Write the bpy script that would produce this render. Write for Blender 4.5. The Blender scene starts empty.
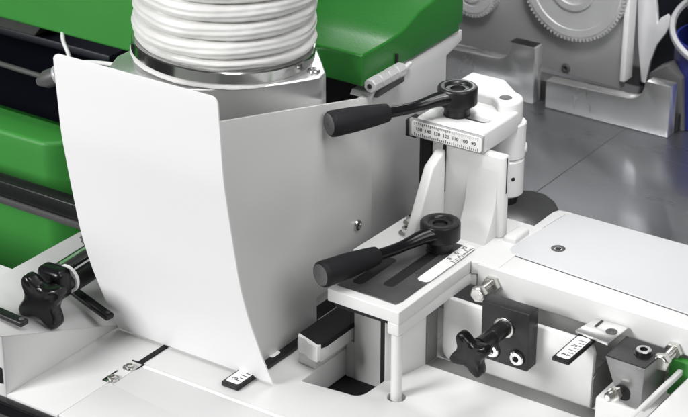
import bpy, bmesh, math, random
from mathutils import Vector, Matrix, noise

S = 0.001                      # everything below is written in millimetres
R = math.radians
PI = math.pi
sc = bpy.context.scene
COL = sc.collection
rnd = random.Random(7)

# ------------------------------------------------------------------ camera
PITCH, YAW, FPX, DIST = R(25.7), R(34.5), 1950.0, 1950.0
FWD = Vector((-math.sin(YAW)*math.cos(PITCH), math.cos(YAW)*math.cos(PITCH), -math.sin(PITCH)))
RIGHT = Vector((math.cos(YAW), math.sin(YAW), 0))
UP = RIGHT.cross(FWD)
EYE = -DIST*FWD
cd = bpy.data.cameras.new('camera'); cam = bpy.data.objects.new('camera', cd); COL.objects.link(cam)
cd.sensor_width = 36; cd.lens = 36*FPX/688
cd.clip_start = 0.05; cd.clip_end = 50
rot = Matrix((RIGHT, UP, -FWD)).transposed()
cam.matrix_world = Matrix.Translation(EYE*S) @ rot.to_4x4()
cd.dof.use_dof = True; cd.dof.focus_distance = 1.90; cd.dof.aperture_fstop = 13
sc.camera = cam

# ------------------------------------------------------------------ materials
MAT = {}
def mat(name, col, rough=.4, metal=0., bump=0., bscale=200., var=0., vscale=8., coat=0., spec=.5, rvar=0., brushed=None, aniso=None, trans=0.):
    m = bpy.data.materials.new(name); m.use_nodes = True
    nt = m.node_tree; b = nt.nodes['Principled BSDF']
    b.inputs['Base Color'].default_value = (*col, 1)
    b.inputs['Roughness'].default_value = rough
    b.inputs['Metallic'].default_value = metal
    b.inputs['Specular IOR Level'].default_value = spec
    b.inputs['Coat Weight'].default_value = coat
    b.inputs['Transmission Weight'].default_value = trans
    if aniso:
        b.inputs['Anisotropic'].default_value = .85
        if aniso == 'radial':
            cx = nt.nodes.new('ShaderNodeTangent'); cx.direction_type = 'RADIAL'; cx.axis = 'Z'
        else:
            cx = nt.nodes.new('ShaderNodeCombineXYZ')
            for q in range(3): cx.inputs[q].default_value = aniso[q]
        nt.links.new(cx.outputs[0], b.inputs['Tangent'])
    tc = nt.nodes.new('ShaderNodeTexCoord')
    src = tc.outputs['Object']
    if brushed:
        mp = nt.nodes.new('ShaderNodeMapping'); mp.inputs['Scale'].default_value = brushed
        nt.links.new(src, mp.inputs['Vector']); src = mp.outputs['Vector']
    def nz(scale, detail=4):
        n = nt.nodes.new('ShaderNodeTexNoise'); n.inputs['Scale'].default_value = scale
        n.inputs['Detail'].default_value = detail
        nt.links.new(src, n.inputs['Vector']); return n
    if var:
        n = nz(vscale, 6)
        r = nt.nodes.new('ShaderNodeMapRange')
        r.inputs['From Min'].default_value = .3; r.inputs['From Max'].default_value = .7
        r.inputs['To Min'].default_value = 1-var; r.inputs['To Max'].default_value = 1+var
        nt.links.new(n.outputs['Fac'], r.inputs['Value'])
        mx = nt.nodes.new('ShaderNodeMix'); mx.data_type = 'RGBA'; mx.blend_type = 'MULTIPLY'
        mx.inputs['Factor'].default_value = 1
        mx.inputs['A'].default_value = (*col, 1)
        nt.links.new(r.outputs['Result'], mx.inputs['B'])
        nt.links.new(mx.outputs['Result'], b.inputs['Base Color'])
    if rvar:
        n = nz(vscale*2.3, 5)
        r = nt.nodes.new('ShaderNodeMapRange')
        r.inputs['From Min'].default_value = .3; r.inputs['From Max'].default_value = .7
        r.inputs['To Min'].default_value = max(.02, rough-rvar); r.inputs['To Max'].default_value = rough+rvar
        nt.links.new(n.outputs['Fac'], r.inputs['Value'])
        nt.links.new(r.outputs['Result'], b.inputs['Roughness'])
    if bump:
        n = nz(bscale, 3)
        bp = nt.nodes.new('ShaderNodeBump'); bp.inputs['Strength'].default_value = bump
        bp.inputs['Distance'].default_value = .0006
        nt.links.new(n.outputs['Fac'], bp.inputs['Height'])
        nt.links.new(bp.outputs['Normal'], b.inputs['Normal'])
    MAT[name] = m
    return m
mat('stop_steel', (.30,.30,.30), .4, .8, var=.06, vscale=30, rvar=.06, brushed=(1,1,8))
mat('hinge_grey', (.50,.50,.50), .4, .2)
mat('bright_metal', (.86,.86,.88), .34, .4)
mat('white_paint', (.69,.69,.685), .36, bump=.10, bscale=260, var=.02, vscale=9, rvar=.03)
mat('white_cast', (.73,.73,.72), .42, bump=.35, bscale=150, var=.05, vscale=14, rvar=.08)
mat('wall_paint', (.64,.64,.63), .30, bump=.10, bscale=240, var=.015, vscale=7, rvar=.02)
mat('sheet_white', (.84,.84,.84), .45, bump=.06, bscale=300, var=.012, vscale=6)
mat('table_grey', (.56,.565,.575), .5, bump=.16, bscale=330, var=.02, vscale=10)
mat('green_paint', (.017,.145,.019), .33, bump=.22, bscale=420, var=.06, vscale=8, rvar=.05)
mat('green_dull', (.038,.24,.038), .5, bump=.2, bscale=420, var=.08, vscale=8)
mat('hose_fabric', (.66,.655,.64), .50, bump=.5, bscale=160, var=.06, vscale=20)
mat('steel', (.60,.60,.60), .27, 1, var=.06, vscale=30, rvar=.06, bump=.08, bscale=60, brushed=(1,1,14))
mat('steel_band', (.55,.55,.54), .16, 1, var=.05, vscale=60)
mat('steel_block', (.80,.80,.80), .34, .9, var=.04, vscale=14, rvar=.05, bump=.3, bscale=24, brushed=(1,1,.1), aniso='radial')
mat('steel_fence', (.86,.86,.85), .30, .92, var=.04, vscale=14, rvar=.04, brushed=(1,1,.3), aniso=(1,0,0))
mat('table_steel', (.44,.445,.47), .27, .92, var=.06, vscale=5, rvar=.04, bump=.05, bscale=60, brushed=(.15,1,1), aniso=(1,0,0))
mat('plate_grey', (.42,.42,.42), .48, .4, var=.05, vscale=7, bump=.1, bscale=240)
mat('gear_metal', (.60,.60,.60), .36, .4, var=.06, vscale=20)
mat('chrome', (.78,.78,.78), .12, 1)
mat('zinc', (.66,.65,.62), .24, 1, var=.10, vscale=120, bump=.2, bscale=300)
mat('black_plastic', (.007,.007,.008), .22, spec=.32, var=.1, vscale=30, rvar=.05)
mat('black_rubber', (.011,.011,.013), .6, spec=.25, bump=.3, bscale=700, var=.1, vscale=60)
mat('grip_cap', (.12,.12,.12), .42, bump=.1)
mat('black_oxide', (.012,.012,.013), .32, .0, spec=.4, bump=.15, bscale=400, var=.15, vscale=60)
mat('black_plate', (.105,.105,.105), .36, .4, bump=.25, bscale=300, var=.30, vscale=22, rvar=.1)
mat('block_grey', (.034,.034,.035), .36, .4, bump=.25, bscale=420, var=.14, vscale=30)
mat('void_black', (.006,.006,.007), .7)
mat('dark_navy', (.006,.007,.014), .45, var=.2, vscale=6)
mat('dark_grey', (.07,.07,.07), .45, var=.1, vscale=12)
mat('machined', (.20,.20,.195), .5, .3, var=.12, vscale=16, bump=.3, bscale=120, rvar=.1)
mat('label_white', (.86,.86,.85), .42, var=.04, vscale=80)
mat('ink', (.015,.015,.015), .5)
mat('blue_paint', (.02,.03,.20), .35, var=.1)
mat('canister_grey', (.34,.34,.33), .45, var=.15, vscale=30, bump=.2, bscale=90)
mat('rim_grey', (.46,.46,.48), .35, .3)
mat('cable_white', (.72,.72,.72), .5)
mat('floor_dark', (.05,.05,.052), .6, var=.15, vscale=3)
mat('backdrop_grey', (.40,.40,.41), .8)
mat('clear_plastic', (.75,.75,.75), .12, trans=.85)

# ------------------------------------------------------------------ mesh helpers
def B(): return bmesh.new()
def ident(): return Matrix.Identity(4)
def box(bm, x0, x1, y0, y1, z0, z1, bev=.8, seg=2, M=None):
    r = bmesh.ops.create_cube(bm, size=1)
    vs = r['verts']
    for v in vs:
        v.co = Vector(((x0+x1)/2+v.co.x*(x1-x0), (y0+y1)/2+v.co.y*(y1-y0), (z0+z1)/2+v.co.z*(z1-z0)))
    es = list({e for v in vs for e in v.link_edges})
    if bev:
        rr = bmesh.ops.bevel(bm, geom=es, offset=min(bev, .45*min(abs(x1-x0),abs(y1-y0),abs(z1-z0))), segments=seg, profile=.5, affect='EDGES')
        vs = list({v for f in rr['faces'] for v in f.verts} | {v for v in vs if v.is_valid})
    if M is not None:
        for v in vs: v.co = M @ v.co
    return vs
def prism(bm, pts, axis, a0, a1, bev=.8, seg=2, M=None, holes=()):
    """polygon in the two other axes, extruded along axis from a0 to a1. axis z: (x,y); y: (x,z); x: (y,z)"""
    def p3(p, a):
        return {'z': (p[0],p[1],a), 'y': (p[0],a,p[1]), 'x': (a,p[0],p[1])}[axis]
    if holes:
        edges = []; allv = []
        for loop in [pts]+list(holes):
            vv = [bm.verts.new(p3(p, a0)) for p in loop]
            allv += vv
            for i in range(len(vv)): edges.append(bm.edges.new((vv[i], vv[(i+1)%len(vv)])))
        r = bmesh.ops.triangle_fill(bm, use_beauty=True, use_dissolve=False, edges=edges)
        fs = [g for g in r['geom'] if isinstance(g, bmesh.types.BMFace)]
    else:
        vv = [bm.verts.new(p3(p, a0)) for p in pts]
        fs = [bm.faces.new(vv)]
    ex = bmesh.ops.extrude_face_region(bm, geom=fs)
    nv = [g for g in ex['geom'] if isinstance(g, bmesh.types.BMVert)]
    off = Vector(p3((0,0), a1-a0)) if axis != 'x' else Vector((a1-a0,0,0))
    for v in nv: v.co += off
    allvs = set(nv)
    for f in fs:
        if f.is_valid: allvs |= set(f.verts)
    for v in list(allvs):
        for f in v.link_faces: allvs |= set(f.verts)
    faces = list({f for v in allvs for f in v.link_faces})
    bmesh.ops.recalc_face_normals(bm, faces=faces)
    if bev:
        es = [e for e in {e for f in faces for e in f.edges} if len(e.link_faces)==2 and e.calc_face_angle(0) > R(35)]
        rr = bmesh.ops.bevel(bm, geom=es, offset=bev, segments=seg, profile=.5, affect='EDGES', clamp_overlap=True)
        allvs = {v for v in allvs if v.is_valid} | {v for f in rr['faces'] for v in f.verts}
    if M is not None:
        for v in allvs: v.co = M @ v.co
    return allvs
def frame(p, d, upv=(0,0,1)):
    z = Vector(d).normalized(); u = Vector(upv)
    if abs(z.dot(u)) > .98: u = Vector((1,0,0))
    x = u.cross(z).normalized(); y = z.cross(x)
    return Matrix.Translation(Vector(p)) @ Matrix((x,y,z)).transposed().to_4x4()
def lathe(bm, prof, n=40, M=None, rfun=None):
    """prof: list of (r, z); r==0 collapses to a point"""
    M = M or ident(); rings = []
    for r, z in prof:
        if r <= 1e-6: rings.append([bm.verts.new(M @ Vector((0,0,z)))])
        else:
            rings.append([bm.verts.new(M @ Vector((( r if not rfun else rfun(r,k,z))*math.cos(2*PI*k/n), (r if not rfun else rfun(r,k,z))*math.sin(2*PI*k/n), z))) for k in range(n)])
    fs = []
    for a, b in zip(rings[:-1], rings[1:]):
        if len(a)==1 and len(b)==1: continue
        for k in range(n):
            j = (k+1)%n
            if len(a)==1: fs.append(bm.faces.new((a[0], b[j], b[k])))
            elif len(b)==1: fs.append(bm.faces.new((a[k], a[j], b[0])))
            else: fs.append(bm.faces.new((a[k], a[j], b[j], b[k])))
    return fs
def cyl(bm, p, d, r, L, n=28, c=.6):
    M = frame(p, d); c = min(c, r*.4, L*.4)
    return lathe(bm, [(0,0),(r-c,0),(r,c),(r,L-c),(r-c,L),(0,L)], n, M)
def tube(bm, pts, rad, n=14, cap=True):
    pts = [Vector(p) for p in pts]; rads = rad if isinstance(rad, (list,tuple)) else [rad]*len(pts)
    rings = []; prevx = None
    for i, p in enumerate(pts):
        t = (pts[min(i+1,len(pts)-1)]-pts[max(i-1,0)]).normalized()
        if prevx is None:
            u = Vector((0,0,1)) if abs(t.z)<.9 else Vector((1,0,0))
            x = u.cross(t).normalized()
        else: x = (prevx - t*prevx.dot(t)).normalized()
        prevx = x; y = t.cross(x)
        rings.append([bm.verts.new(p+ (x*math.cos(2*PI*k/n)+y*math.sin(2*PI*k/n))*rads[i]) for k in range(n)])
    for a,b in zip(rings[:-1], rings[1:]):
        for k in range(n): bm.faces.new((a[k], a[(k+1)%n], b[(k+1)%n], b[k]))
    if cap:
        bm.faces.new(rings[0][::-1]); bm.faces.new(rings[-1])
def smooth_path(pts, n=8):
    P = [Vector(p) for p in pts]; out = []
    for i in range(len(P)-1):
        p0,p1,p2,p3 = P[max(i-1,0)],P[i],P[i+1],P[min(i+2,len(P)-1)]
        for k in range(n):
            t = k/n
            out.append(.5*((2*p1)+(p2-p0)*t+(2*p0-5*p1+4*p2-p3)*t*t+(3*p1-p0-3*p2+p3)*t**3))
    out.append(P[-1]); return out
def arc(cx, cy, r, a0, a1, n=8):
    return [(cx+r*math.cos(R(a0+(a1-a0)*k/n)), cy+r*math.sin(R(a0+(a1-a0)*k/n))) for k in range(n+1)]
def rrect(x0, x1, y0, y1, r, n=5):
    return arc(x1-r,y1-r,r,0,90,n)+arc(x0+r,y1-r,r,90,180,n)+arc(x0+r,y0+r,r,180,270,n)+arc(x1-r,y0+r,r,270,360,n)
def text(bm, s, size, M, depth=.15):
    cu = bpy.data.curves.new('numeral', 'FONT'); cu.body = s; cu.size = size
    cu.align_x = 'CENTER'; cu.align_y = 'CENTER'; cu.extrude = depth; cu.resolution_u = 3
    o = bpy.data.objects.new('numeral', cu); COL.objects.link(o)
    bpy.context.view_layer.update()
    me = bpy.data.meshes.new_from_object(o.evaluated_get(bpy.context.evaluated_depsgraph_get()))
    bpy.data.objects.remove(o); bpy.data.curves.remove(cu)
    me.transform(M); bm.from_mesh(me); bpy.data.meshes.remove(me)

# ------------------------------------------------------------------ object helpers
def tag(o, label=None, cat=None, group=None, kind=None):
    if label: o['label'] = label
    if cat: o['category'] = cat
    if group: o['group'] = group
    if kind: o['kind'] = kind
    return o
def thing(name, label, cat, loc, group=None):
    o = bpy.data.objects.new(name, None); COL.objects.link(o)
    o.empty_display_size = .02
    o.location = Vector(loc)*S
    return tag(o, label, cat, group)
def obj(name, bm, m, parent=None, label=None, local=False, loc=None, ang=38, flat=False):
    """link bm as one mesh object; its coordinates are world mm unless local (then relative to the parent's origin)"""
    off = Vector((0,0,0))
    if not local:
        if parent is not None:
            q = parent
            while q is not None: off += q.location/S; q = q.parent
        elif loc is not None: off = Vector(loc)
    bmesh.ops.remove_doubles(bm, verts=bm.verts, dist=1e-4)
    bmesh.ops.recalc_face_normals(bm, faces=bm.faces)
    for v in bm.verts: v.co = (v.co-off)*S
    me = bpy.data.meshes.new(name); bm.to_mesh(me); bm.free()
    if not flat:
        me.polygons.foreach_set('use_smooth', [True]*len(me.polygons))
        me.set_sharp_from_angle(angle=R(ang))
    for k in (m if isinstance(m, (list,tuple)) else [m]): me.materials.append(MAT[k])
    o = bpy.data.objects.new(name, me); COL.objects.link(o)
    if parent is not None: o.parent = parent
    else: o.location = off*S
    if label: o['label'] = label
    return o
def copy_tree(o, parent=None):
    c = o.copy(); COL.objects.link(c)
    if parent is not None:
        c.parent = parent
    for ch in [q for q in o.children]: copy_tree(ch, c)
    return c

# ================================================================== setting
bm = B(); box(bm, -3500, 3500, -3500, 3500, -920, -900, 0)
tag(obj('floor', bm, 'floor_dark'), kind='structure')
bm = B(); box(bm, -3500, 3500, 2600, 2620, -899, 1200, 0)
tag(obj('wall', bm, 'backdrop_grey'), 'plain grey room wall far behind the machine', 'wall', kind='structure')

# ================================================================== machine bed
ZB = -115
bed = thing('machine_bed', 'white painted machine bed along the lower edge with seams, cutout pocket and rail', 'machine bed', (100,-200,ZB-300))
pocket = [(47,-141)]+[(92,-135.5)]+arc(99,-123,12,-80,-5,5)+[(113,-92),(113,-40),(47,-40)]
hole = [(138.5+9*math.cos(2*PI*k/20), -114+9*math.sin(2*PI*k/20)) for k in range(20)]
bm = B()
prism(bm, [(-168,-320),(-104,-320),(-104,-247),(-98.6,-247),(-98.6,-203),(620,-203),(620,60),(-168,60)], 'z', ZB-30, ZB, .7, 2, holes=[pocket, hole])
obj('bed_plate', bm, 'white_paint', bed)
bm = B(); prism(bm, [(-102.6,-320),(620,-320),(620,-206.4),(-97,-208.6),(-97,-249),(-102.6,-249)], 'z', ZB-30, ZB+1.2, 1.2, 3)
obj('cover_panel', bm, 'white_paint', bed)
bm = B(); box(bm, -96.5, 620, -208.2, -203.2, ZB-10, ZB+1.0, .6)
obj('edge_strip', bm, 'label_white', bed)
bm = B()
box(bm, -104.5, -99, -203, -163, ZB-3, ZB+1.6, .4); 
obj('seal_strip', bm, 'black_rubber', bed)
bm = B(); box(bm, -111.5, -110, -247, -226, ZB-2, ZB+.5, 0); box(bm, -111.5,-97, -203.6, -202.2, ZB-2, ZB+.9, 0); box(bm,-96.5,-95.2,-216,-204,ZB-2,ZB+1.7,0); box(bm,-111,-104.6,-248.2,-247,ZB-2,ZB+.6,0)
obj('seam_gap', bm, 'void_black', bed)
def screw_head(parent, p, d=(0,0,1), r=5, h=2.6, m='zinc', name='screw', socket=True):
    b = B(); M = frame(p, d)
    lathe(b, [(r,0),(r,.3*h),(r*.86,h*.78),(r*.55,h),(r*.5,h),(r*.42,h*.35),(0,h*.3)] if socket else [(r,0),(r,.6*h),(r*.8,h),(0,h)], 24, M)
    o = obj(name, b, m, parent)
    if socket:
        b = B(); lathe(b, [(r*.40,h*.37),(0,h*.37)], 6, M); obj('socket', b, 'void_black', o)
    return o
for p in ((-104.5,-241,ZB), (-104.5,-215,ZB)):
    b = B(); lathe(b, [(7,0),(7,.9),(5,1.1),(0,1.1)], 28, frame(p,(0,0,1))); w = obj('washer', b, 'chrome', bed)
    screw_head(bed, (p[0],p[1],p[2]+1), r=4.6, h=3)
# front trim and body under the bed
bm = B(); box(bm, -420, 620, -331, -320.5, ZB-16, ZB-1.5, 2, 3); obj('front_trim', bm, 'black_plastic', bed)
bm = B(); box(bm, -420, 620, -326, -321, ZB-300, ZB-17, 2); obj('front_skirt', bm, 'dark_grey', bed)
# pocket: bottom coloured black to hold its shade, and four walls
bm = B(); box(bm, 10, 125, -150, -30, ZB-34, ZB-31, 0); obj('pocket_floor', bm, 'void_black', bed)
bm = B(); prism(bm, [(113.5,-145),(118,-145),(118,-35),(113.5,-35)], 'z', ZB-44, ZB-30.5, 0)
prism(bm, [(98,-39.5),(113,-39.5),(113,-34),(98,-34)], 'z', ZB-44, ZB-30.5, 0)
obj('pocket_wall', bm, 'white_cast', bed)
# upright castings at the back of the bed
bm = B(); prism(bm, [(113.6,-98),(117,-92),(128,-47),(128,-27),(113.6,-27)], 'z', ZB-6, -46.5, 2.5, 3); obj('rib', bm, 'white_cast', bed)
bm = B(); prism(bm, [(135.5,ZB+12),(137,ZB+6),(141,ZB+2),(147,ZB),(299,ZB),(299,-58)]+arc(287,-58,12,0,90,6)+[(135.5,-46)], 'y', -28, -22, 1.6, 3); obj('casting_face', bm, 'white_cast', bed)
bm = B(); prism(bm, [(-46.6,-114.8),(-28.5,-114.8),(-28.5,-62)]+arc(-36,-62,7.5,0,90,5)[1:]+[(-46.6,-54.5)], 'x', 128.4, 130.4, .3, 1); obj('rib_flank', bm, 'machined', bed)
bm = B(); box(bm, 130.8, 310, -47, -28.3, ZB-3, ZB+.5, .3); obj('machined_strip', bm, 'machined', bed)
bm = B(); prism(bm, [(312,ZB),(620,ZB),(620,-89),(312,-89)], 'y', -46, 20, 2.5, 3); obj('casting_step', bm, 'white_cast', bed)
bm = B(); prism(bm, [(-28,-114.8),(18,-114.8),(18,-76),(-20,-76),(-28,-84)], 'x', 299.3, 300.6, .3, 1); obj('step_flank', bm, 'machined', bed)
bm = B(); box(bm, 130, 620, 62, 66, -114.5, -22, .3); obj('rear_web', bm, 'wall_paint', bed)
bm = B(); prism(bm, [(-10,-39),(113,-39),(113,12),(-10,12)], 'z', ZB-8, ZB+1, .5); obj('rear_ledge', bm, 'white_cast', bed)

# ================================================================== wedge chute at the left
ch = thing('side_chute', 'grey white sheet metal wedge at the lower left with a sloping top', 'machine cover', (-168,-320,ZB))
def crease(y): return -51-61*(y+320)/162.0
bm = B()
yA, yB = -320, -120
zA, zB_ = crease(yA), crease(-150)
def deck(x, y):
    t = min(1, max(0, (-168-x)/94.0)); k = min(1, max(0, (y+250)/60.0)); base = crease(y)
    return base + ((-57-.0*k)-base)*t
NXg, NYg = 10, 14
def patch(x0, x1, y0, y1):
    g = [[bm.verts.new((x0+(x1-x0)*i/NXg, y0+(y1-y0)*j/NYg, deck(x0+(x1-x0)*i/NXg, y0+(y1-y0)*j/NYg))) for j in range(NYg+1)] for i in range(NXg+1)]
    lo = [[bm.verts.new((v.co.x, v.co.y, -190)) for v in row] for row in g]
    for i in range(NXg):
        for j in range(NYg):
            bm.faces.new((g[i][j],g[i+1][j],g[i+1][j+1],g[i][j+1])); bm.faces.new((lo[i][j],lo[i][j+1],lo[i+1][j+1],lo[i+1][j]))
    for i in range(NXg):
        for j in (0,NYg): bm.faces.new((g[i][j],g[i+1][j],lo[i+1][j],lo[i][j]))
    for j in range(NYg):
        for i in (0,NXg): bm.faces.new((g[i][j],g[i][j+1],lo[i][j+1],lo[i][j]))
    return g
gA = patch(-262, -168, -320, -96)
patch(-800, -262.0, -320, -206)
bm.normal_update()
ed = [e for e in bm.edges if len(e.link_faces)==2 and e.calc_face_angle(0) > R(60) and max(v.co.z for v in e.verts) > -189 and max(v.co.x for v in e.verts) > -169]
bmesh.ops.bevel(bm, geom=ed, offset=1.6, segments=3, profile=.5, affect='EDGES', clamp_overlap=True)
obj('cover', bm, 'white_paint', ch)
bm = B(); box(bm, -420, -171, -322.5, -320.3, -103, -86, .8); obj('slot', bm, 'void_black', ch)
bm = B(); lathe(bm, [(1.6,0),(1.6,.4),(0,.4)], 12, frame((-200,-225,deck(-200,-225)+.3),(0,.1,.99))); obj('hole', bm, 'void_black', ch)

# two black rods on the chute
def rod(name, label, p0, p1, r, grp=None):
    t = thing(name, label, 'bar', p0, grp)
    d = Vector(p1)-Vector(p0)
    b = B(); M = frame(p0, d); L = d.length
    box(b, -r, r, -r*.55, r*.55, 0, L, r*.4, 3, M); obj('bar', b, 'black_oxide', t)
    q = Vector(p0)+d*(1-4.5/L)
    b = B(); cyl(b, q+Vector((0,0,r*.5)), (0,0,1), r*.5, 1.6, 16); obj('screw', b, 'dark_grey', t)
    return t
rod('locking_bar', 'flat black bar with a screw at its end, at the left picture edge', (-290,-276,-56), (-174,-282,-57), 5.5)
rod('locking_bar', 'flat black bar lying below the left star knob, half behind the white sheet', (-218,-184,-68), (-150,-188,-86), 5.5)

# ================================================================== green lower housing, dark interior, bars
gh = thing('lower_housing', 'green box housing low at the left edge behind the star knob', 'machine housing', (-420,60,-400))
bm = B()
prism(bm, [(-1100,-48),(-372,-36),(-360,-26),(-340,14),(-1100,14)], 'z', -420, -8, 5, 4); obj('housing', bm, 'green_dull', gh)
bm = B(); prism(bm, [(-1100,15),(-335,15),(-334,-14),(-262,-2),(-258,44),(-1100,44)], 'z', -420, -22, 5, 3); obj('rear_cover', bm, 'green_paint', gh)
fb = thing('feed_bar', 'long black bar crossing in front of the green box at the left', 'bar', (-420,-75,-80))
bm = B(); prism(bm, [(-100,-30),(-82,-30),(-82,-54),(-100,-54)], 'x', -900, -200, 2, 3, Matrix.Translation((0,0,0))); obj('bar', bm, 'black_oxide', fb)
bm = B(); box(bm, -900, -200, -104, -100.3, -55, -48, .6); obj('edge_lip', bm, 'dark_grey', fb)
gp = thing('guide_post', 'small ribbed dark block tucked beside the left edge of the white sheet', 'block', (-225,-90,-100))
bm = B()
for k in range(4): box(bm, -262, -215, -112, -80, -86+k*6.5, -82+k*6.5, .8)
box(bm, -260, -217, -110, -82, -86, -60, .5); obj('block', bm, 'dark_grey', gp)

# dark machine interior behind
inr = thing('machine_interior', 'black shadowed inside of the machine below the green cover at top left', 'machine interior', (-500,200,-400))
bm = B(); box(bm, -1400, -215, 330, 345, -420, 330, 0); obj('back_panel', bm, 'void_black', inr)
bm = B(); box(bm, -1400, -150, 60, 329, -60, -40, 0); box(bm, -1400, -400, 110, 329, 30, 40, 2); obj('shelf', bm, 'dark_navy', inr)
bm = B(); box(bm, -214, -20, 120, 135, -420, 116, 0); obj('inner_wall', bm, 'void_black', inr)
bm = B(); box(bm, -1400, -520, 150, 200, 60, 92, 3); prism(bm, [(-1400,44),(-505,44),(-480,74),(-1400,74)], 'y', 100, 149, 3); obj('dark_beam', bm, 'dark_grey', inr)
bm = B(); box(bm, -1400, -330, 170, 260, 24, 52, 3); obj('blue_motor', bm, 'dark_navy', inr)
ib = thing('inner_rail', 'thin dark grey rod running in the shadow beside the white sheet', 'rod', (-400,20,40))
bm = B(); tube(bm, [(-700,0,56),(-330,0,50)], 3.0, 12); obj('rod', bm, 'dark_grey', ib)
cp = thing('hose_nozzle', 'small dark cup fitting behind the upper left edge of the white sheet', 'fitting', (-262,-150,126))
bm = B(); lathe(bm, [(4,0),(9,10),(9,24),(8.2,24),(8.2,10),(3,0)], 28, frame((-262,-150,126),(.75,.3,.35))); obj('cup', bm, 'dark_grey', cp)
bm = B(); lathe(bm, [(9.2,21),(9.9,22),(9.9,24),(9.2,24.4)], 28, frame((-262,-150,126),(.75,.3,.35))); obj('rim', bm, 'rim_grey', cp)
cb = bm = B()
tube(bm, smooth_path([(-410,60,125),(-395,35,108),(-382,17,94),(-366,8,77),(-360,-4,50)]), 2.2, 12)
tag(obj('cable', bm, 'cable_white', loc=(-335,20,96)), 'thin white cable looping out below the green cover at top left', 'cable')
bm = B(); tube(bm, smooth_path([(-345,-5,82),(-322,-22,92),(-299,-30,100),(-261,-40,109),(-200,-48,116)]), 2.2, 12)
tag(obj('cable', bm, 'cable_white', loc=(-270,0,98)), 'thin white cable running behind the top edge of the white sheet to the steel socket', 'cable')

# green cover panel at the top left
gc = thing('machine_cover', 'large plain green cover panel at the top left, left of the hose', 'machine cover', (-350,20,96))
bm = B(); box(bm, -1300, -110, 20, 110, 96.5, 330, 4, 4); obj('panel', bm, 'green_dull', gc)

# ================================================================== left star knob on its clamp
def star_bm(b, M, r=27, th=13, n=4, waist=.60):
    """star grip: lobes in the xy plane of M, thickness along z, domed"""
    N = 96
    def prof(k):
        a = 2*PI*k/N
        c = .5+.5*math.cos(n*a)
        return r*(waist+(1-waist)*c**1.5)
    layers = [(0.0,.90),(.12,.98),(.35,1.0),(.72,1.0),(.9,.965),(1.0,.86)]
    rings = []
    for t, s in layers:
        rings.append([b.verts.new(M @ Vector((prof(k)*s*math.cos(2*PI*k/N), prof(k)*s*math.sin(2*PI*k/N), th*t + (2.5*(prof(k)/r-.6) if t > .5 else -2*(prof(k)/r-.6))))) for k in range(N)])
    for a, c in zip(rings[:-1], rings[1:]):
        for k in range(N): b.faces.new((a[k], a[(k+1)%N], c[(k+1)%N], c[k]))
    top = b.verts.new(M @ Vector((0,0,th+.4))); bot = b.verts.new(M @ Vector((0,0,-.6)))
    mid = [b.verts.new(M @ Vector((r*.36*math.cos(2*PI*k/N), r*.36*math.sin(2*PI*k/N), th+.2))) for k in range(N)]
    for k in range(N):
        j=(k+1)%N
        b.faces.new((rings[-1][k], rings[-1][j], mid[j], mid[k])); b.faces.new((mid[k], mid[j], top))
        b.faces.new((rings[0][j], rings[0][k], bot))
def star_knob(label, base, d, shaft_len, r, rotdeg, collar=True, th=13):
    """base = point where the shaft leaves what it is screwed into; d = direction towards the grip"""
    d = Vector(d).normalized()
    t = thing('star_knob', label, 'knob', base, 'black star knobs')
    M = frame(base, d) @ Matrix.Rotation(R(rotdeg), 4, 'Z')
    b = B(); star_bm(b, M @ Matrix.Translation((0,0,shaft_len)), r, th)
    lathe(b, [(r*.34,shaft_len-12),(r*.40,shaft_len-4),(r*.50,shaft_len+2)], 32, M); g = obj('grip', b, 'black_plastic', t)
    b = B(); lathe(b, [(0,.0),(8.2,0),(8.2,shaft_len*.42),(7.8,shaft_len*.44),(8.2,shaft_len*.46),(8.4,shaft_len-12),(9,shaft_len-9),(0,shaft_len-9)], 32, M); obj('shaft', b, 'black_oxide', t)
    if collar:
        b = B(); lathe(b, [(8.4,.2),(10.6,.2),(10.6,1.5),(9.8,2),(8.4,2)], 32, M); obj('collar', b, 'zinc', t)
    return t
star_knob('black star knob at the left, clamped beside the white sheet above the wedge', (-186,-200,-48), (.10,-1,-.02), 42, 30, 34, collar=False, th=15)
cl = thing('clamp_rod', 'polished steel rod with a white ring leading to the left star knob', 'rod', (-190,-190,-45))
bm = B(); cyl(bm, (-197,-208,-38), (-.06,1,.0), 7, 90, 28, 1); obj('rod', bm, 'chrome', cl)
bm = B(); cyl(bm, (-186,-200,-52), (-.06,1,.0), 9.5, 80, 28, 1); obj('sleeve', bm, 'black_oxide', cl)
bm = B(); lathe(bm, [(8,0),(15,0),(15,4),(8,4)], 36, frame((-190,-207,-47),(-.06,1,0)))
obj('ring', bm, 'label_white', cl)
bm = B(); box(bm, -209, -176, -229, -209, -60, -28, 7, 4); obj('clamp', bm, 'black_plastic', cl)

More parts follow.
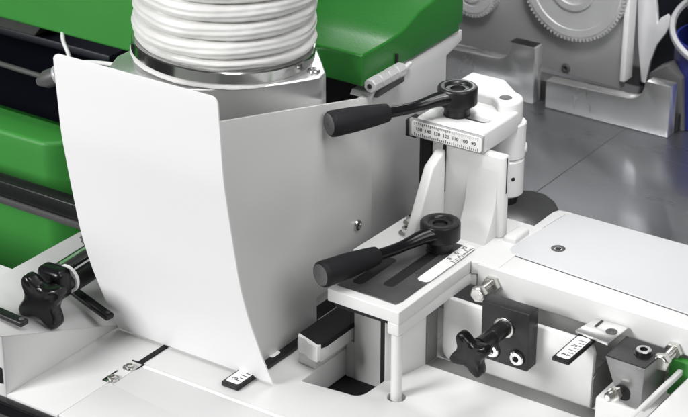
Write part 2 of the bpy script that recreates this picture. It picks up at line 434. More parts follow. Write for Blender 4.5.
# ================================================================== guard sheet
gs = B()
prof = [(-236,207),(-235.2,190),(-233.5,165),(-231,127),(-227,100),(-222.5,73),(-217,42),(-210.5,10),(-201,-22),(-190,-52),(-178,-82),(-164.5,-112)]
prof = [(v.x, v.y) for v in smooth_path([(a,b,0) for a,b in prof], 4)]
rad = 7
def rows(z):
    dz = 207-z
    return 0 if dz >= rad else rad-math.sqrt(max(0, rad*rad-(rad-dz)**2))
ztop = [207-rad*(1-math.cos(R(a))) for a in range(0,91,15)]
samples = []
for z in ztop[:-1]: samples.append((-236+.02*(207-z), z))
samples += [p for p in prof if p[1] < 207-rad]
front=[];back=[]
NX=24
for i,(y,z) in enumerate(samples):
    ins = rows(z); xl_, xr_ = -157.8+ins - max(0,(207-z))*.012, 30.5-ins
    y2,z2 = samples[min(i+1,len(samples)-1)]; y1,z1 = samples[max(i-1,0)]
    tv = Vector((0,y2-y1,z2-z1)).normalized(); nv_ = Vector((0,-tv.z,tv.y))  # towards +y
    if nv_.y < 0: nv_ = -nv_
    front.append([gs.verts.new((xl_+(xr_-xl_)*k/NX, y, z)) for k in range(NX+1)])
    back.append([gs.verts.new(Vector((xl_+(xr_-xl_)*k/NX, y, z))+nv_*1.6) for k in range(NX+1)])
n_ = len(samples)
for i in range(n_-1):
    for k in range(NX):
        gs.faces.new((front[i][k],front[i+1][k],front[i+1][k+1],front[i][k+1]))
        gs.faces.new((back[i][k],back[i][k+1],back[i+1][k+1],back[i+1][k]))
    gs.faces.new((front[i][0],back[i][0],back[i+1][0],front[i+1][0]))
    gs.faces.new((front[i][NX],front[i+1][NX],back[i+1][NX],back[i][NX]))
for k in range(NX):
    gs.faces.new((front[0][k],front[0][k+1],back[0][k+1],back[0][k]))
    gs.faces.new((front[-1][k],back[-1][k],back[-1][k+1],front[-1][k+1]))
tag(obj('guard_sheet', gs, 'sheet_white', loc=(-65,-180,-112)), 'large blank white curved sheet guard standing on the machine bed in front of the hose', 'sheet guard')

# ================================================================== grey side wall
sw = thing('side_wall', 'light grey painted machine side wall between the white sheet and the upright bracket', 'machine side', (0,0,ZB))
bm = B()
prism(bm, [(-226,171),(-199,164),(36,107),(50,106),(50,-20),(48,-80),(-48,-80),(-48,-114),(-155,-114),(-170,-80),(-182,-50),(-202,10),(-214,73),(-222,127)], 'x', -3, 0, .5, 2); obj('outer_panel', bm, 'wall_paint', sw)
bm = B()
prism(bm, [(37,106),(120,116.5),(226,120),(226,108),(196,100),(196,-93),(-44,-93),(-44,100)], 'x', -8, -3.6, .5, 2); obj('body_panel', bm, 'wall_paint', sw)
bm = B(); prism(bm, [(42,104),(46,109),(78,109),(120,119),(120,115),(80,104.5)], 'x', -22, 2, .6, 2); obj('flange', bm, 'white_paint', sw)
screw_head(sw, (0,23.3,-27.8), (1,0,0), 6.2, 3.2)
bm = B(); prism(bm, [(-47.6,-80.4),(20,-80.4),(20,-114),(-47.6,-114)], 'x', -12, -9, 0); obj('gap_shadow', bm, 'void_black', sw)  # black sheet standing for the shadow under the bracket arm

# ================================================================== steel socket and extraction hose
hs = thing('hose_socket', 'shiny steel socket block with an angled corner under the hose', 'hose socket', (-110,-40,60))
bm = B(); prism(bm, [(-205,-96),(-190,-130),(-120,-136)]+[(-110+(102)*t/12+9*math.sin(PI*t/12), -136+109*t/12-6*math.sin(PI*t/12)) for t in range(13)]+[(-11,-15),(-70,50),(-205,50)], 'z', 78, 149, 2.2, 3); obj('block', bm, 'steel_block', hs)
screw_head(hs, (-21,-21,149.2), r=6.5, h=3.2, m='steel')
ho = thing('extraction_hose', 'white corrugated extraction hose rising out of the top of the picture', 'hose', (-121,-34,149.5))
TILT = Matrix.Translation((-121,-34,149.5)) @ Matrix.Rotation(R(4.0), 4, Vector((-.566,.824,0)))
bm = B()
Nth, Nz, H0, H1, pit, R0 = 144, 320, 10, 330, 18.4, 88
rings=[]
for i in range(Nz+1):
    z = H0+(H1-H0)*i/Nz; ring=[]
    for k in range(Nth):
        th = 2*PI*k/Nth
        ph = (z-H0)/pit - .75*th/(2*PI)*0 - .22*math.sin(th+.6)
        f = ph-math.floor(ph)
        bulge = abs(math.sin(PI*f))**.33
        low = min(1,max(0,(z-16)/7))
        wr = noise.noise(Vector((math.cos(th)*2.2, math.sin(th)*2.2, z*.03)))*2.0 + noise.noise(Vector((math.cos(th)*7, math.sin(th)*7, z*.12)))*.7
        fold = 1.1*math.sin(2*PI*ph*3+1.5*math.sin(3*th))*abs(math.sin(PI*f))
        r = R0-4+6.0*bulge*low+wr+fold*.4
        r -= 4.2*low*math.exp(-(min(f,1-f)/.055)**2)
        ring.append(bm.verts.new(TILT @ Vector((r*math.cos(th), r*math.sin(th), z))))
    rings.append(ring)
for a,b in zip(rings[:-1],rings[1:]):
    for k in range(Nth): bm.faces.new((a[k],a[(k+1)%Nth],b[(k+1)%Nth],b[k]))
obj('corrugated_sleeve', bm, 'hose_fabric', ho, ang=70)
bm = B(); lathe(bm, [(86,4.6),(89.8,4.2),(90.8,5.2),(90.8,15.4),(89.8,16.6),(86,17)], 96, TILT); band = obj('clamp_band', bm, 'steel_band', ho)
bm = B()
Mb = TILT @ Matrix.Rotation(R(120),4,'Z')
box(bm, 90, 95, -9, 9, 5, 15.6, 1, 2, Mb); obj('buckle', bm, 'steel_band', band)
bm = B(); lathe(bm, [(84,-1),(90,-1),(91.4,.2),(91.2,1.6),(90,3.2),(88.6,4.4),(88.6,6),(84,6.2)], 96, TILT, rfun=lambda r,k,z: r+.5*math.sin(k*.7)+.4*math.sin(k*1.9+z)); obj('cuff', bm, 'hose_fabric', ho)

# ================================================================== green hood
hd = thing('machine_hood', 'green hood with a stepped sloping top behind the hose at the top centre', 'machine hood', (0,120,118))
bm = B()
prism(bm, [(34.5,118.8),(33,153),(77,153.5),(106,156),(137,168),(200,176),(224,179),(224,129),(217,129),(217,121.5)], 'x', -340, -1, 2.4, 4); obj('hood', bm, 'green_paint', hd)
lt = thing('hood_hinge', 'ribbed light grey hinge on the lower edge of the green hood', 'hinge', (4,70,118))
bm = B(); M = frame((6,36,121),(0,1,-.01))
for k in range(4):
    b0, b1 = k*14.6, k*14.6+14.0
    lathe(bm, [(0,b0),(6.6,b0),(7.7,b0+1.2),(7.7,b1-1.2),(6.6,b1),(0,b1)], 8, M @ Matrix.Rotation(R(22.5),4,'Z'))
obj('knuckle', bm, 'hinge_grey', lt)
bm = B(); cyl(bm, (6,36,121), (0,-1,0), 2.6, .9, 16, .2); obj('pin', bm, 'void_black', lt)
bm = B(); prism(bm, [(48,104.5),(54,111),(98,112.5),(98,106)], 'x', 1.4, 7, .6, 2); obj('dark_leaf', bm, 'dark_grey', lt)
bm = B(); box(bm, -1.5, 2, 92, 94.5, 118, 136, .3); obj('dark_notch', bm, 'void_black', lt)

# ================================================================== support bracket with slotted arm and upright
br = thing('support_bracket', 'white cast bracket with a slotted black arm, triangular gusset and upright', 'bracket', (110,0,ZB))
bm = B()
prism(bm, [(62,-118),(144,-120),(144,8.4),(146,6),(152,9.3),(174,9.3),(174,110),(40,110),(36,-38),(61,-40)], 'z', -33, -20, 2.4, 4); obj('arm', bm, 'white_paint', br)
bm = B(); 
slot1 = rrect(74,86,-96,-32,5); slot2 = rrect(101,113,-84,22,5)
prism(bm, [(66,-108),(133,-109),(135,-100),(135,30),(100,30),(66,-20)], 'z', -19.8, -18.8, .3, 1, holes=[slot1, slot2]); obj('slotted_plate', bm, 'black_plate', br)
bm = B(); prism(bm, slot1, 'z', -19.9, -19.5, 0); prism(bm, slot2, 'z', -19.9, -19.5, 0); obj('slot', bm, 'void_black', br)
bm = B(); prism(bm, [(130,-119),(143.4,-119.4),(143.4,8),(150,9.0),(150,14),(130,14)], 'z', -47, -33.3, 2, 3); obj('side_flange', bm, 'white_paint', br)
bm = B(); box(bm, 66, 129.6, -112, 0, -41, -33.3, 1); obj('under_rail', bm, 'void_black', br)
bm = B(); cyl(bm, (137.6,-113,-150), (0,0,1), 5.4, 102.6, 28); obj('post', bm, 'white_paint', br)
# upright
bm = B(); prism(bm, [(62,64),(141,64),(145,67),(145,76),(62,76)], 'z', -20.4, 68, 2.5, 3); obj('upright', bm, 'white_cast', br)
bm = B(); box(bm, 145.1, 145.7, 69, 70.2, 28, 66, .1, 1); obj('groove', bm, 'void_black', br)
bm = B(); box(bm, 76, 79, 62.6, 63.9, 15, 66, .1, 1); obj('slide_gap', bm, 'void_black', br)
# gusset: plate in the y-z plane with a hollow flank
bm = B(); prism(bm, [(64,62),(40,50),(4,-16),(4,-20.2),(64,-20.2)], 'x', 68, 79, 2.5, 3); obj('gusset', bm, 'white_cast', br)
bm = B()
prof_f = [(64.5,58)]+[(64-22*(t/12)**3.2, 58-78*(t/12)) for t in range(1,13)]+[(64.5,-20.1)]
prism(bm, prof_f, 'x', 104, 138, 3, 3); obj('gusset', bm, 'white_cast', br)
bm = B(); box(bm, 148, 162, 62, 92, -30, -14, 2.5, 3); obj('lug', bm, 'white_paint', br)
# head on top of the upright
bm = B(); hslot = rrect(78,112,84,98,6.8)
prism(bm, [(46,60),(124,60),(124,128),(46,128)], 'z', 68.4, 90, 2.2, 3, holes=[hslot]); obj('head', bm, 'white_paint', br)
bm = B(); prism(bm, rrect(78.4,111.6,84.4,97.6,6.4), 'z', 68.6, 84, 0); obj('head_slot', bm, 'dark_grey', br)
bm = B(); box(bm, 40, 125, 56.2, 59.7, 69.6, 88.6, .6); hp = obj('scale_holder', bm, 'plate_grey', br)
bm = B(); box(bm, 46, 60.5, 66, 74, -6, 67.5, 1); box(bm, 33, 45, 60, 78, 66, 84, 1); obj('side_block', bm, 'void_black', br)
bm = B(); prism(bm, rrect(43,124,71.2,87.4,3), 'y', 55.2, 56.1, .2, 1); sp = obj('scale_plate', bm, 'label_white', br)
bm = B()
for k in range(33):
    x = 47+k*2.28; l = 3.2 if k%4==0 else 2.0
    box(bm, x-.32, x+.32, 54.95, 55.15, 86.4-l, 86.4, 0); box(bm, x-.32, x+.32, 54.95, 55.15, 72.2, 72.2+l, 0)
for k in range(7):
    text(bm, ['150','140','130','120','110','100','90'][k], 5.2, Matrix.Translation((52+k*10.5,55.0,79.3)) @ Matrix.Rotation(R(90),4,'X'))
obj('numerals', bm, 'ink', sp)
# long scale set in the arm
bm = B(); prism(bm, rrect(122.5,136,-58,32,5), 'z', -18.6, -17.9, .2, 1); ls = obj('scale_strip', bm, 'label_white', br)
bm = B()
for k in range(14):
    y = -8+k*2.7; l = 5.5 if k%5==0 else 3.2
    box(bm, 135.4-l, 135.4, y-.4, y+.4, -17.85, -17.6, 0)
for k,s_ in enumerate(['0','5','10']): text(bm, s_, 7, Matrix.Translation((127,-4+k*13.5,-17.75)) @ Matrix.Rotation(R(90),4,'Z'))
obj('numerals', bm, 'ink', ls)
# two socket head bolts behind the lower lever
def cap_bolt(p, r=6, h=8):
    b = B(); M = frame(p,(0,0,1))
    lathe(b, [(r+3.2,0),(r+3.2,1.6),(r,1.7),(r,h-.8),(r-.8,h),(r*.55,h),(r*.52,h-3),(0,h-3)], 28, M); o = obj('bolt', b, 'zinc', br)
    b = B(); lathe(b, [(r*.5,h-2.8),(0,h-2.8)], 6, M); obj('socket', b, 'void_black', o)
cap_bolt((62,22,-20)); cap_bolt((52,44,-20), 5, 9)

# ================================================================== column behind
co = thing('side_column', 'white rounded column with a hole in its top, standing right of the upright', 'column', (112,138,-15))
bm = B()
prism(bm, [(40,128.6),(92,128.6)]+arc(102,134,20,-75,80,9)+[(80,176),(40,176)], 'z', 74, 99, 3, 4); obj('top_plate', bm, 'white_paint', co)
bm = B(); cyl(bm, (108,137,36), (0,0,1), 17.5, 38, 40, 1); obj('upper_sleeve', bm, 'white_paint', co)
bm = B(); cyl(bm, (109,136,-6), (0,0,1), 16.5, 41.4, 40, 2); obj('lower_sleeve', bm, 'white_paint', co)
bm = B(); cyl(bm, (112,140,44), (.82,.56,0), 6.5, 14, 24, 2); obj('side_boss', bm, 'white_paint', co)
bm = B(); cyl(bm, (109,136,-16), (0,0,1), 11, 9.8, 32, 1); obj('base_collar', bm, 'black_oxide', co)
bm = B(); lathe(bm, [(0,99.3),(6.2,99.3),(6.6,99.2)], 28, frame((105,133,0),(0,0,1))); obj('hole', bm, 'dark_grey', co)
bm = B(); lathe(bm, [(0,.4),(2,.4),(2.2,0)], 16, frame((121.6,125.4,16),(.77,-.64,0))); obj('grub_screw', bm, 'void_black', co)
ft = thing('pivot_foot', 'flat black curved foot under the white column, on the steel table edge', 'foot', (105,160,-60))
bm = B()
pts = [(60,110)]+[(66+i*16, 150+62*math.sin(PI*min(1,(i+1.5)/8))) for i in range(7)]+[(180,158),(172,112)]
prism(bm, pts, 'z', -44, -35, 3, 4); obj('foot', bm, 'black_plastic', ft)
bm = B(); prism(bm, [(60,100),(180,118),(180,130),(60,120)], 'z', -41, -35, 1); obj('edge', bm, 'steel', ft)

# ================================================================== clamping levers
def lever(label, base, ang_to, reach=140):
    t = thing('clamp_lever', label, 'lever', base, 'black clamping levers')
    # local: hub at origin, lever along -Y
    b = B(); lathe(b, [(0,0),(13.5,0),(13.5,1),(13,1.4),(13,7.5),(14.5,8.5),(14.8,11),(19.2,12.2),(20,13),(20,28.6),(19.2,30),(17.4,30.6),(13.4,30.6),(12.2,29.8),(11.4,28.2),(7.6,27.9),(7.2,25),(0,25)], 48)
    obj('hub', b, 'black_oxide', t, local=True)
    b = B(); lathe(b, [(7,25.4),(0,25.4)], 6); obj('socket', b, 'void_black', t, local=True)
    path = smooth_path([(4,-12,22),(1.5,-24,21),(0,-40,18.5),(0,-58,17.5),(0,-84,18.5)],5)
    b = B(); tube(b, path, [8.4-3.0*min(1,i/12) for i in range(len(path))], 18)
    for v in b.verts: v.co.x *= 1.12
    obj('arm', b, 'black_plastic', t, local=True)
    M = frame((0,-80,18.4),(0,-1,.02)); L = reach-80
    b = B(); lathe(b, [(0,0),(7.6,0),(8.8,1),(9.2,3),(10.4,14),(12.2,L*.55),(13.0,L-5),(12.6,L-2),(11.4,L-.5),(10.6,L-.1)], 40, M); g = obj('grip', b, 'black_rubber', t, local=True)
    b = B(); lathe(b, [(10.9,L-.6),(10.4,L+.1),(9,L+.5),(2,L+.7),(1.6,L+.3),(0,L+.3)], 36, M); c = obj('end_cap', b, 'grip_cap', g, local=True)
    t.rotation_euler = (0,0,ang_to)
    return t
def ang(dx, dy): return math.atan2(dy, dx)+PI/2
lever('upper black clamping lever on the white upright above the scale plate', (75.8,87.9,90), ang(-58,-120), 146)
lever('lower black clamping lever lying over the slotted black arm', (107,10,-18.6), ang(-41,-137), 149)

# ================================================================== side table
st = thing('side_table', 'white side table with a light grey inset top at the right', 'table', (300,80,-60))
bm = B()
prism(bm, [(150.4,8.5),(620,2),(620,158),(600,160),(168,160),(158,158),(155,150),(155,45)], 'z', -50, -20.6, 2.2, 4); obj('frame', bm, 'white_paint', st)
bm = B(); prism(bm, [(620,10),(620,156.5)]+arc(180,146.5,10,90,180,5)+arc(176,56,14,180,266,6), 'z', -24, -19.3, .7, 3); tp = obj('top_plate', bm, 'table_grey', st)
bm = B(); prism(bm, [(621,8.6),(621,158)]+arc(180,146.5,11.2,90,180,5)+arc(176,56,15.2,180,266,6), 'z', -24, -20.3, 0); obj('groove', bm, 'dark_grey', st)
bm = B(); lathe(bm, [(7.2,0),(7.2,.3),(4.6,.5),(3.6,-.4),(0,-.4)], 28, frame((202,77,-19.2),(0,0,1))); s_ = obj('screw', bm, 'dark_grey', st)
bm = B(); lathe(bm, [(3.4,.2),(0,.2)], 6, frame((202,77,-19.3),(0,0,1))); obj('socket', bm, 'void_black', s_)
def hexbolt(x, z, L, lab):
    t = thing('hex_bolt', lab, 'bolt', (x,9,z), 'hex bolts in the table edge')
    b = B(); cyl(b, (x,10,z), (0,-1,0), 4.3, L+8, 20, .4)
    for k in range(int(L/1.5)):
        cyl(b, (x,6-k*1.5,z), (0,-1,0), 4.75, .8, 20, .3)
    obj('shank', b, 'zinc', t)
    M = frame((x,8.2 - (x-150)*.0138,z),(0,-1,0))
    b = B(); lathe(b, [(0,0),(8.8,0),(9.2,.7),(9.2,5.3),(8.6,6),(0,6)], 6, M); obj('nut', b, 'zinc', t)
    b = B(); lathe(b, [(0,L),(8.2,L),(8.6,L+.6),(8.6,L+6.4),(7.2,L+7.4),(0,L+7.4)], 6, M @ Matrix.Rotation(R(14),4,'Z'))
    lathe(b, [(0,L+7.3),(6.2,L+7.4),(5.9,L+7.8),(0,L+7.9)], 24, M); obj('head', b, 'zinc', t)
hexbolt(169, -38, 22, 'hex bolt with nut in the table edge above the front star knob')
hexbolt(364, -47, 22, 'hex bolt with nut in the table edge at the far right, above the green strip')

# ================================================================== clamp block and front star knob
cbk = thing('clamp_block', 'dark grey rectangular clamp block with two screws below the table edge', 'clamp block', (215,-38,-87))
bm = B(); box(bm, 189, 240, -46, -28.4, -87, -26, 1.0, 2); obj('block', bm, 'block_grey', cbk)
for x in (202, 229):
    M = frame((x,-46.1,-75),(0,-1,0))
    b = B(); lathe(b, [(0,0),(8.6,0),(8.6,.25),(0,.25)], 32, M); obj('counterbore', b, 'void_black', cbk)
    b = B(); lathe(b, [(0,0),(7.4,.1),(7.4,2),(6.2,3.2),(3.4,3.4),(3.2,1.5),(0,1.5)], 32, M); s_ = obj('screw', b, 'chrome', cbk)
    b = B(); lathe(b, [(3.2,1.7),(0,1.7)], 6, M); obj('socket', b, 'void_black', s_)
star_knob('black star knob screwed into the dark clamp block below the table edge', (214,-46.2,-47), (-.03,-1,-.03), 52, 23, 30, True, 11)

# ================================================================== flat scales
def scale_bar(label, x0, x1, y0, y1, z0, z1, lx, marks, extra=None):
    t = thing('depth_scale', label, 'scale', ((x0+x1)/2,y0,z0), 'flat black scales')
    b = B(); box(b, x0, x1, y0, y1, z0, z1, .7, 2); obj('bar', b, 'black_oxide', t)
    b = B(); prism(b, rrect(x0+2, x1-2, lx[0], lx[1], 3), 'z', z1+.1, z1+.5, .1, 1); l = obj('label_strip', b, 'label_white', t)
    b = B()
    n = int((lx[1]-lx[0]-8)/5)
    for k in range(n):
        y = lx[0]+6+k*5; ll = 8 if k%2==0 else 5
        box(b, x1-3-ll, x1-3, y-.45, y+.45, z1+.55, z1+.75, 0)
    for k,(s_,y) in enumerate(marks): text(b, s_, 8.5, Matrix.Translation((x0+8.5,y,z1+.65)) @ Matrix.Rotation(R(90),4,'Z'))
    obj('numerals', b, 'ink', l)
    return t
r1 = scale_bar('long flat black scale lying on the bed, passing under the white sheet', -10.5, 9.0, -191.5, -40, ZB+.3, ZB+5, (-188,-148), [('3',-180),('4',-160)])
b = B(); prism(b, rrect(-5,4,-128,-114,3), 'z', ZB+5.1, ZB+5.5, .1, 1); obj('end_tab', b, 'label_white', r1)
scale_bar('short flat black scale below the table, running under the steel pointer', 281.5, 299, -77, 0, -45.6, -41.5, (-74,-30), [('2',-68),('1',-50)])
pt = thing('scale_pointer', 'flat steel pointer plate with a dark screw over the short scale', 'pointer', (297,-15,-41))
bm = B(); prism(bm, [(279,-28),(315,-33),(317,4),(284,4)], 'z', -40.6, -37.6, .6, 2); obj('plate', bm, 'steel_fence', pt)
bm = B(); lathe(bm, [(0,0),(5.6,0),(5.6,.4),(4,.6),(2.6,.1),(0,.1)], 24, frame((308,-12,-37.5),(0,0,1))); obj('screw', bm, 'dark_grey', pt)
bm = B(); box(bm, 290, 292.4, -12, 2, -37.5, -37.1, 0); obj('index_mark', bm, 'ink', pt)

# stop block at the right
sb = thing('stop_block', 'steel stop block with a black top and a brushed front face at the lower right', 'stop block', (340,-25,-88))
bm = B()
b0 = [(319,-45),(360,-47),(362,-4),(318,-2)]
vt = [bm.verts.new((x,y,-44)) for x,y in b0]
vb = [bm.verts.new(p) for p in ((334,-42,-88),(358,-46,-88),(361,-4,-88),(330,-3,-88))]
bm.faces.new(vt); bm.faces.new(vb[::-1])
for k in range(4): bm.faces.new((vt[k],vb[k],vb[(k+1)%4],vt[(k+1)%4]))
bmesh.ops.bevel(bm, geom=list(bm.edges), offset=.7, segments=2, profile=.5, affect='EDGES'); obj('block', bm, 'stop_steel', sb)
bm = B(); prism(bm, [(319.6,-44.4),(359.4,-46.2),(361.4,-4.6),(318.6,-2.6)], 'z', -43.9, -42.9, .3, 1); obj('black_top', bm, 'black_oxide', sb)
M = frame((346,-22,-42.8),(0,0,1))
bm = B(); lathe(bm, [(9,0),(9,.5),(7.2,.6),(7.2,3.2),(6.4,3.8),(3.6,3.8),(3.4,1.4),(0,1.4)], 30, M); s_ = obj('screw', bm, 'black_oxide', sb)
bm = B(); lathe(bm, [(7.3,3.3),(6.6,4.0),(3.9,4.0),(3.9,3.85),(6.4,3.85)], 30, M); obj('bright_rim', bm, 'steel', s_)
bm = B(); cyl(bm, (337,-44,-74), (-.1,-1,.08), 4.2, 15, 20, .4); cyl(bm, (336,-53,-73.4), (-.1,-1,.08), 7.2, 5.5, 6, .5); cyl(bm, (335,-59,-73), (-.1,-1,.08), 4.6, 8, 20, 2.2); obj('set_screw', bm, 'zinc', sb)
bm = B(); lathe(bm, [(0,0),(8.4,0),(8.4,.4),(0,.4)], 24, frame((339,-45,-76),(-.02,-1,-.12))); obj('shadow_ring', bm, 'void_black', sb)

# green strip and slotted rail at the lower right
gn = thing('green_panel', 'green painted panel glimpsed behind the bolt at the right edge', 'panel', (420,0,-110))
bm = B(); box(bm, 363.5, 620, -3, 6, -112, -52, 1); obj('panel', bm, 'green_dull', gn)
sl = thing('slotted_rail', 'white slotted rail rising at the lower right corner', 'rail', (385,-80,ZB))
bm = B(); box(bm, 372.6, 377.6, -150, 0, -66, -60, 1.2, 3); obj('upper_lip', bm, 'white_paint', sl)
bm = B(); prism(bm, [(386,-150),(620,-150),(620,0),(386,0)], 'z', -70, -61, 2, 3); obj('rail', bm, 'white_paint', sl)
bm = B(); box(bm, 377.4, 386.4, -150, 0, -79, -74, 0); obj('slot', bm, 'dark_grey', sl)
bm = B(); box(bm, 372.6, 386, -158, -86, -66.5, -60.6, 1); obj('end_web', bm, 'white_paint', sl)
bm = B(); box(bm, 380, 620, -148, -2, -114, -70.5, 1); obj('support', bm, 'white_cast', sl)

# guide beam over the pocket
gb = thing('guide_beam', 'white beam with a black rubber top and ragged white end over the bed pocket', 'beam', (40,-70,-100))
bm = B(); prism(bm, [(24,-115),(55,-118),(56,-30),(24,-30)], 'z', -103, -88.4, 1.0, 2); prism(bm, [(24.5,-114),(46.4,-116.4),(46.4,-45),(24.5,-45)], 'z', -114.6, -102.8, 1.2, 3); obj('beam', bm, 'white_cast', gb)
bm = B(); box(bm, 57.6, 97, -66, -58, -158, -47.5, .5); box(bm, 47.2, 57.5, -65, -58, -158, -105, .3); obj('support_web', bm, 'white_cast', gb)
bm = B(); box(bm, 97.4, 113.2, -80, -70, -158, -47.5, .3); obj('shade_strip', bm, 'void_black', gb)  # black strip standing for the shadow at the back of the pocket
bm = B(); prism(bm, [(25,-112),(53,-121),(57,-112),(57,-30),(25,-30)], 'z', -88.1, -82, 1, 2); obj('black_top', bm, 'black_rubber', gb)
bm = B(); prism(bm, [(23,-111),(26,-117),(35,-117.4),(43,-122.5),(54,-124.5),(55,-118),(42,-112)], 'z', -101, -83, 1.4, 3); obj('end_face', bm, 'label_white', gb)

# ================================================================== steel table at the back right
tt = thing('steel_table', 'dark brushed steel machine table at the upper right', 'table', (300,400,-100))
bm = B(); box(bm, -420, 900, 166, 640, -110, -80, 1.5, 2); obj('table_plate', bm, 'table_steel', tt)
bm = B(); box(bm, 58, 58.9, 167, 639, -79.9, -79.7, 0); obj('joint_line', bm, 'floor_dark', tt)

# two steel fence halves standing on it
f1 = thing('steel_fence', 'bright steel fence plate with a hollow step at the far right of the steel table', 'fence', (30,522,-79), 'steel fence halves')
def fence(x0, x1, xs, zlo, zhi, t, rad_=16):
    b = B()
    pts = [(x0,-79.6),(x1,-79.6),(x1,zhi),(xs+rad_*.4,zhi)]
    pts += [(xs+rad_*.4-rad_*1.5*(1-math.cos(R(a)))*.9 - 2, zhi-4-(zhi-zlo-6)*math.sin(R(a))) for a in range(0,91,15)]
    pts += [(x0,zlo)]
    prism(b, pts, 'y', 512, 530, .8, 2); obj('plate', b, 'steel_fence', t)
fence(-53, 112, 74, -44, -15, f1)
f2 = thing('steel_fence', 'bright steel fence plate with a tall end left of the gap, its top darkened as a reflection', 'fence', (-130,522,-79), 'steel fence halves')
fence(-196, -70, -108, -33, -6, f2)
bm = B(); box(bm, -106, -72, 513, 529, -5.8, -5.2, 0); obj('top_reflection', bm, 'black_oxide', f2)  # dark reflection on the steel top, put in as a black sheet
dv = thing('fence_rail', 'dark rail with a bright plate running in the gap behind the steel fences', 'rail', (0,545,-79))
bm = B(); box(bm, -240, 115, 532, 566, -79.4, -58, 1); obj('rail', bm, 'void_black', dv)
bm = B(); box(bm, -110, -20, 536, 560, -57.6, -56, .5); obj('cover_plate', bm, 'dark_grey', dv)
bm = B(); box(bm, -62, -36, 534, 548, -55.8, -53, 1); obj('bright_tab', bm, 'chrome', dv)
bm = B(); box(bm, 96, 102, 525, 600, -79, 40, 1); obj('side_post', bm, 'plate_grey', dv) if False else bm.free()

# gear plate with wheels
gpn = thing('gear_plate', 'flat dull grey upright plate behind the steel fences', 'plate', (-90,586,-60))
bm = B(); prism(bm, [(-420,-52),(-210,-54),(14,-63),(14,260),(-420,260)], 'y', 580, 592, 1, 2); obj('plate', bm, 'plate_grey', gpn)
bm = B(); prism(bm, [(15,-50),(22,-50),(22,260),(15,260)], 'y', 574, 594, 1, 2); obj('edge_flange', bm, 'label_white', gpn)
screw_head(gpn, (-62,580,-52), (0,-1,0), 6, 3, 'dark_grey')
def gear(label, cx, cz, r, n, y=579.6):
    t = thing('ring_gear', label, 'gear', (cx,y,cz), 'gears on the upright plate')
    b = B(); pts=[]
    for k in range(n):
        for (f, rr) in ((0,r-3.2),(.28,r-3.2),(.42,r),(.78,r),(.92,r-3.2)):
            a = 2*PI*(k+f)/n; pts.append((cx+rr*math.cos(a), cz+rr*math.sin(a)))
    prism(b, pts, 'y', y-14, y-.6, .0); obj('toothed_rim', b, 'gear_metal', t, flat=False, ang=25)
    M = frame((cx,y-14,cz),(0,-1,0))
    b = B(); lathe(b, [(r-5,.2),(r-6,1.2),(r-15,1.4),(r-17,-4),(r*.45,-4),(r*.44,2.5),(r*.33,3),(r*.32,-6),(0,-6)], 72, M); obj('hub', b, 'gear_metal', t)
    return t
gear('large grey gear wheel on the upright plate, cut by the top edge of the picture', -51, 62, 71, 84)
gear('small grey gear wheel at the top edge right of the green hood', -194, 28, 36, 48)

# black column, polished blade, blue drum
bc = thing('black_column', 'black upright machine column behind the fence at the upper right', 'column', (60,650,-80))
bm = B(); box(bm, 10, 72, 640, 700, -79.6, 300, 2); obj('column', bm, 'dark_navy', bc)
pb = thing('polished_blade', 'narrow polished steel blade with a hooked side standing against the black column', 'blade', (25,600,-60))
bm = B()
pts = [(30,-58),(36,-58),(40,-30),(47,-6),(58,12),(64,28),(58,36),(50,30),(46,22),(44,40),(34,90),(30,150),(14,150),(18,40),(22,-10),(27,-40)]
prism(bm, pts, 'y', 604, 610, 1.2, 2); obj('blade', bm, 'bright_metal', pb)
wb = thing('wedge_cap', 'dark triangular cap behind the right end of the steel fence', 'cap', (90,560,-79))
bm = B(); prism(bm, [(62,-79.5),(120,-79.5),(112,-14),(92,-2),(70,-16)], 'y', 540, 575, 1.5, 2); obj('cap', bm, 'dark_grey', wb)
dr = thing('blue_drum', 'dark blue drum with a pale grey rim at the upper right edge', 'drum', (140,604,-80))
bm = B(); M = Matrix.Translation((140,604,0))
lathe(bm, [(0,-79.5),(62,-79.5),(63,-78),(63,24),(60,24),(60,-70),(0,-70)], 56, M); obj('drum', bm, 'blue_paint', dr)
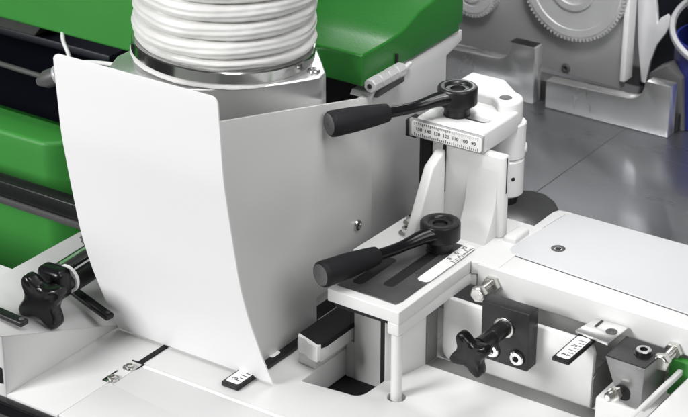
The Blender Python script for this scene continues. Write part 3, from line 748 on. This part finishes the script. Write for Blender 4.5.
bm = B(); Mr = Matrix.Translation((139,602,32)) @ Matrix.Rotation(R(24),4,Vector((.824,.566,0)))
lathe(bm, [(64,-4),(69,-3.2),(70,0),(69,3.2),(64,4),(62,0),(64,-4)], 72, Mr); obj('rim', bm, 'rim_grey', dr)
cn = thing('grey_canister', 'dull grey plastic canister sitting in the blue drum', 'canister', (140,604,20))
bm = B(); lathe(bm, [(0,12),(36,12),(44,22),(48,60),(50,140),(0,140)], 56, M); obj('canister', bm, 'canister_grey', cn)
bm = B(); lathe(bm, [(49,58),(51,60),(51,66),(49,68)], 56, M); obj('band', bm, 'rim_grey', cn)

# ================================================================== light
w = bpy.data.worlds.new('World'); sc.world = w; w.use_nodes = True
bg = w.node_tree.nodes['Background']; bg.inputs['Color'].default_value = (1,1,1,1); bg.inputs['Strength'].default_value = .075
def area(name, loc, target, sx, sy, power, col=(1,1,1)):
    l = bpy.data.lights.new(name, 'AREA'); l.shape = 'RECTANGLE'; l.size = sx; l.size_y = sy; l.energy = power; l.color = col
    o = bpy.data.objects.new(name, l); COL.objects.link(o)
    o.location = loc
    d = Vector(target)-Vector(loc); o.rotation_euler = d.to_track_quat('-Z','Y').to_euler()
    return o
area('key_softbox', (-1.0,-2.5,1.3), (0,0,-.05), .95, .8, 84)
area('overhead_softbox', (.1,.1,2.1), (.05,0,0), .8, .7, 17)
area('sheen_strip', (-1.05,2.0,.85), (.1,.4,-.1), .22, 1.2, 8)  # unseen strip light added to give the steel table its sheen
area('sheen_strip', (-.72,2.1,.9), (.1,.4,-.1), .1, 1.2, 2)  # second, narrower strip added for the same sheen
bl = area('back_fill', (.5,-.3,1.35), (0,.56,-.02),   .4, .4, 1.9); bl.data.spread = R(50)  # unseen lamp added to brighten the fences and gear plate
area('side_fill', (1.5,-.5,1.15), (.05,.25,0), .9, .9, 12)  # unseen fill added to lift the faces turned to +x
sc.view_settings.view_transform = 'Standard'; sc.view_settings.look = 'None'
sc.view_settings.exposure = 0.1; sc.view_settings.gamma = 1
